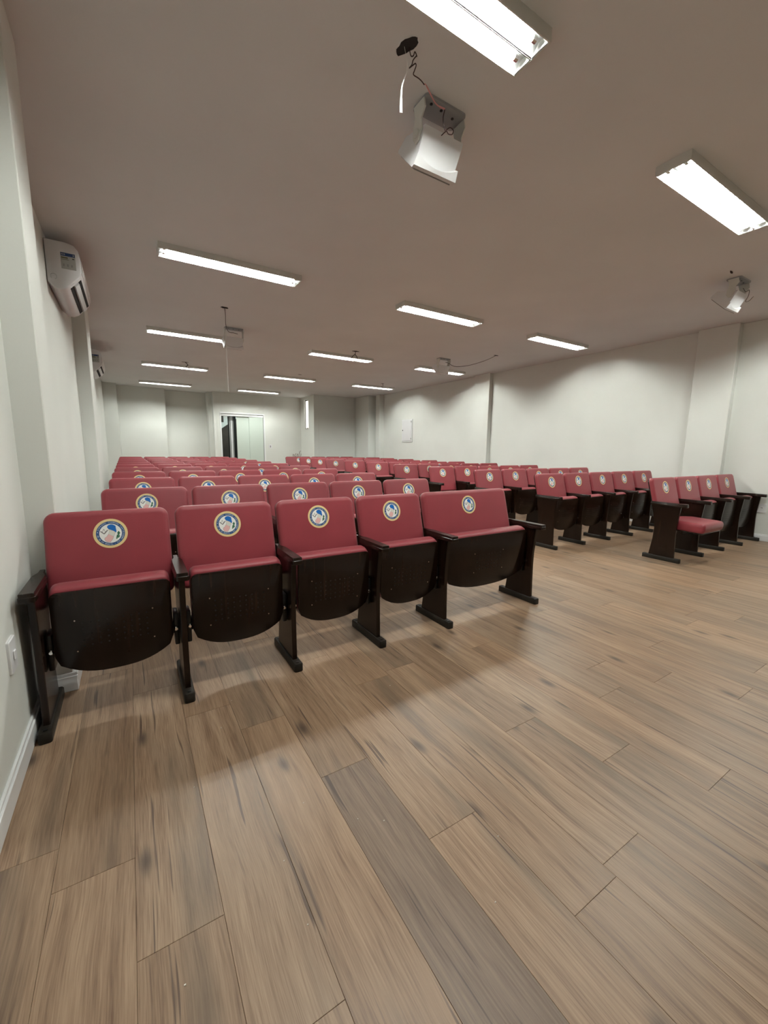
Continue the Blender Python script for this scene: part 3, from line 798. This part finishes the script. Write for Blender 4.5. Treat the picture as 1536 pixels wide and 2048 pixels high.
# wires of the nearest loudspeaker
cable('dark_cable', [(1.192, 1.765, 2.981), (1.205, 1.77, 2.958), (1.218, 1.768, 2.962), (1.222, 1.765, 2.976), (1.2305, 1.768, 2.978), (1.236, 1.768, 2.968), (1.241, 1.778, 2.99-.012), (1.230, 1.787, 2.963), (1.225, 1.79, 2.944), (1.214, 1.793, 2.929), (1.232, 1.797, 2.948), (1.252, 1.8, 2.968), (1.258, 1.803, 2.963), (1.252, 1.806, 2.944), (1.248, 1.809, 2.93), (1.257, 1.812, 2.929), (1.284, 1.816, 2.932), (1.305, 1.819, 2.93), (1.322, 1.822, 2.925)], 0.0024, wireb_m,
      'dark kinked wire hanging from the oval ceiling hole')
cable('red_and_white_cable', [(1.320, 1.822, 2.927), (1.334, 1.825, 2.931), (1.374, 1.835, 2.91), (1.405, 1.845, 2.899), (1.439, 1.855, 2.901), (1.484, 1.865, 2.913)], [0.002, 0.0032, 0.0032, 0.0028, 0.004], wirer_m,
      'thin red and white wire reaching the nearest loudspeaker')
cable('speaker_lead', [(1.485, 1.865, 2.911), (1.477, 1.866, 2.869), (1.486, 1.867, 2.835), (1.498, 1.868, 2.821), (1.515, 1.869, 2.839), (1.533, 1.87, 2.849), (1.55, 1.87, 2.842), (1.543, 1.871, 2.823), (1.519, 1.872, 2.817), (1.506, 1.873, 2.825), (1.512, 1.92, 2.835)], 0.0024, wireb_m,
      'dark curled wire lead behind the nearest loudspeaker')
cable('white_wire', [(1.173, 1.775, 2.982), (1.184, 1.776, 2.946), (1.192, 1.777, 2.923), (1.19, 1.778, 2.895), (1.176, 1.779, 2.857), (1.167, 1.781, 2.829), (1.165, 1.782, 2.796), (1.165, 1.783, 2.759), (1.167, 1.784, 2.723)], [0.0008, 0.001, 0.0014, 0.002, 0.0026, 0.0034, 0.004, 0.0055, 0.006], wirew_m,
      'white frayed wire dangling from the oval ceiling hole')
# wires of the others
cable('dark_cable', [(1.17, 5.88, 2.98), (1.22, 6.1, 2.955), (1.30, 6.5, 2.93), (1.38, 6.72, 2.90), (1.46, 6.76, 2.905), (1.52, 6.77, 2.90)], 0.004, wireb_m,
      'thin dark cable from ceiling hole to the loudspeaker with the string')
cable('white_string', [(1.345, 6.74, 2.90), (1.345, 6.742, 2.60), (1.343, 6.745, 2.30), (1.345, 6.745, 2.03)], 0.0045, wirew_m,
      'long white string hanging below a loudspeaker', 'string')
cable('dark_cable', [(6.06, 5.83, 2.98), (5.98, 5.97, 2.92), (5.93, 6.2, 2.885), (5.85, 6.38, 2.86), (5.72, 6.52, 2.85), (5.62, 6.56, 2.865), (5.53, 6.565, 2.90), (5.45, 6.57, 2.91)], 0.0045, wireb_m,
      'dark cable sagging between ceiling hole and the loudspeaker covering a light')
cable('dark_cable', [(5.55, 1.93, 2.90), (5.60, 1.92, 2.87), (5.66, 1.915, 2.90), (5.71, 1.93, 2.86), (5.80, 1.98, 2.83), (5.95, 2.0, 2.87), (6.08, 2.02, 2.93), (6.2, 2.05, 2.975)], 0.0028, wireb_m,
      'brown wire looping past the tilted loudspeaker near the outlet wall')
cable('wire_loop', [(3.70, 7.06, 2.982), (3.69, 7.07, 2.93), (3.64, 7.07, 2.89), (3.62, 7.07, 2.84), (3.68, 7.07, 2.81), (3.74, 7.07, 2.84), (3.73, 7.07, 2.89), (3.69, 7.07, 2.93)], 0.006, wireb_m,
      'teardrop wire loop under a ceiling hole above a middle light')
cable('wire_loop', [(1.14, 10.03, 2.982), (1.19, 10.05, 2.93), (1.15, 10.06, 2.89), (1.23, 10.1, 2.87)], 0.007, wireb_m, 'bent dark wire hanging over the fourth light of the air conditioner side')
cable('wire_hook', [(6.08, 10.0, 2.982), (6.10, 10.01, 2.92), (6.04, 10.01, 2.90)], 0.006, wireb_m, 'short dark wire hook hanging from the ceiling near the fuse box side')

# ------------------------------------------------------------------ wall fittings
def plate(name, center, nrm, w, h, label, cat, kind):
    """wall plate; nrm '+x', '-x' or '-y'"""
    root = empty(name, center, label, cat)
    root.rotation_euler = {'-y': (0, 0, 0), '+x': (0, 0, R(90)), '-x': (0, 0, R(-90))}[nrm]
    bm = bmesh.new(); o = rrect(-w/2, w/2, -h/2, h/2, 0.006, 3)
    loft(bm, [[(x, t, z) for x, z in offset(o, d)] for t, d in ((0.0, 0), (-0.007, 0.0), (-0.010, 0.003))]); finish('cover_plate', bm, white_m, parent=root)
    if kind == 'switch':
        bm = bmesh.new(); box(bm, -0.011, 0.011, -0.016, -0.009, -0.018, 0.018, bev=0.003); finish('rocker', bm, white_m, parent=root)
    elif kind == 'dark':
        bm = bmesh.new(); box(bm, -0.018, 0.018, -0.012, -0.009, -0.035, 0.035, bev=0.002); finish('rocker', bm, grey_m, parent=root)
    else:
        bm = bmesh.new(); box(bm, -0.020, 0.020, -0.0115, -0.009, -0.013, 0.013, bev=0.003); sk = finish('socket', bm, white_m, parent=root)
        bm = bmesh.new(); box(bm, -0.012, 0.012, -0.0125, -0.0112, 0.002, 0.007); finish('socket_slot', bm, hole_m, parent=sk, smooth=0)
    return root
plate('switch_plate', (XL, 1.90, 0.437), '+x', 0.085, 0.125, 'white switch plate on the wall beside the nearest seat', 'switch plate', 'switch')
plate('outlet_plate', (XR, 2.015, 0.455), '-x', 0.095, 0.125, 'white outlet plate low on the wall past the short row of seats', 'outlet', 'socket')
plate('light_switch', (4.28, YD, 1.23), '-y', 0.11, 0.14, 'small white light switch beside the glass door', 'light switch', 'dark')
pb = empty('fuse_box', (XR, 10.65, 1.78), 'white metal fuse box door mounted on the long side wall', 'fuse box'); pb.rotation_euler = (0, 0, R(-90))
bm = bmesh.new(); box(bm, -0.28, 0.28, -0.018, 0.0, -0.36, 0.33, bev=0.004); finish('casing', bm, trim_m, parent=pb)
bm = bmesh.new(); box(bm, -0.25, 0.25, -0.030, -0.017, -0.325, 0.295, bev=0.004); dr = finish('door', bm, white_m, parent=pb)
bm = bmesh.new(); disc(bm, (-0.215, -0.030, 0.0), 0.018, 12, (0, -1, 0), 0.006); finish('lock', bm, black_m, parent=dr)
for z in (-0.26, 0.25):
    bm = bmesh.new(); box(bm, 0.225, 0.25, -0.037, -0.029, z-0.022, z+0.022, bev=0.002); finish('hinge', bm, grey_m, parent=dr)

# plant behind the rearmost row
pp = empty('potted_plant', (5.04, 14.1, 0.0), 'thin twiggy dark plant showing above the rearmost row of seats', 'plant')
bm = bmesh.new(); n = 14
loft(bm, [[(r_*math.cos(2*math.pi*i/n), r_*math.sin(2*math.pi*i/n), z) for i in range(n)] for z, r_ in ((0.001, 0.11), (0.27, 0.15), (0.30, 0.155), (0.30, 0.135), (0.26, 0.13))]); finish('pot', bm, pot_m, parent=pp)
rp = random.Random(3)
for k in range(7):
    dx = (k-3)*0.045; top = 0.97+0.03*rp.random()+(0.12 if k == 5 else 0)
    bm = bmesh.new(); tube(bm, [(dx*0.2, 0.02*k-0.05, 0.25), (dx*0.6, 0, 0.6), (dx+0.01, 0, top-0.08), (dx+0.03*rp.uniform(-1, 1)+(.03 if k == 5 else 0), 0, top)], 0.006, 5); finish('stem', bm, leaf_m, parent=pp)
    for j in range(3):
        a = rp.uniform(0, 6.28); z = top-0.02-0.05*j
        bm = bmesh.new(); c = Vector((dx, 0, z)); d = Vector((math.cos(a), math.sin(a), 0.4)).normalized()*0.05; s = d.cross(Vector((0, 0, 1))).normalized()*0.014
        q4 = [c, c+d*0.5+s, c+d, c+d*0.5-s]; loft(bm, [[v+Vector((0, 0, t)) for v in q4] for t in (0, 0.002)]); finish('leaf', bm, leaf_m, parent=pp, smooth=0)

# crumbs of plaster on the floor
bm = bmesh.new(); rc = random.Random(11)
spots = [(0.3, 1.02), (0.11, 1.44), (0.02, 0.86), (0.30, 0.83), (0.75, 0.62), (0.9, 0.75), (0.42, 1.18), (0.55, 1.03), (1.05, 1.62), (0.62, 0.98), (2.0, 0.9), (0.33, 1.9), (-0.3, 2.1), (0.25, 1.72)]
for x, y in spots: 
    s = rc.uniform(0.0012, 0.0026); box(bm, x, x+s*1.6, y, y+s, 0.0002, s)
finish('plaster_crumbs', bm, crumb_m, smooth=0, props={'kind': 'stuff', 'label': 'tiny pale plaster crumbs scattered on the wooden floor', 'category': 'crumbs'})
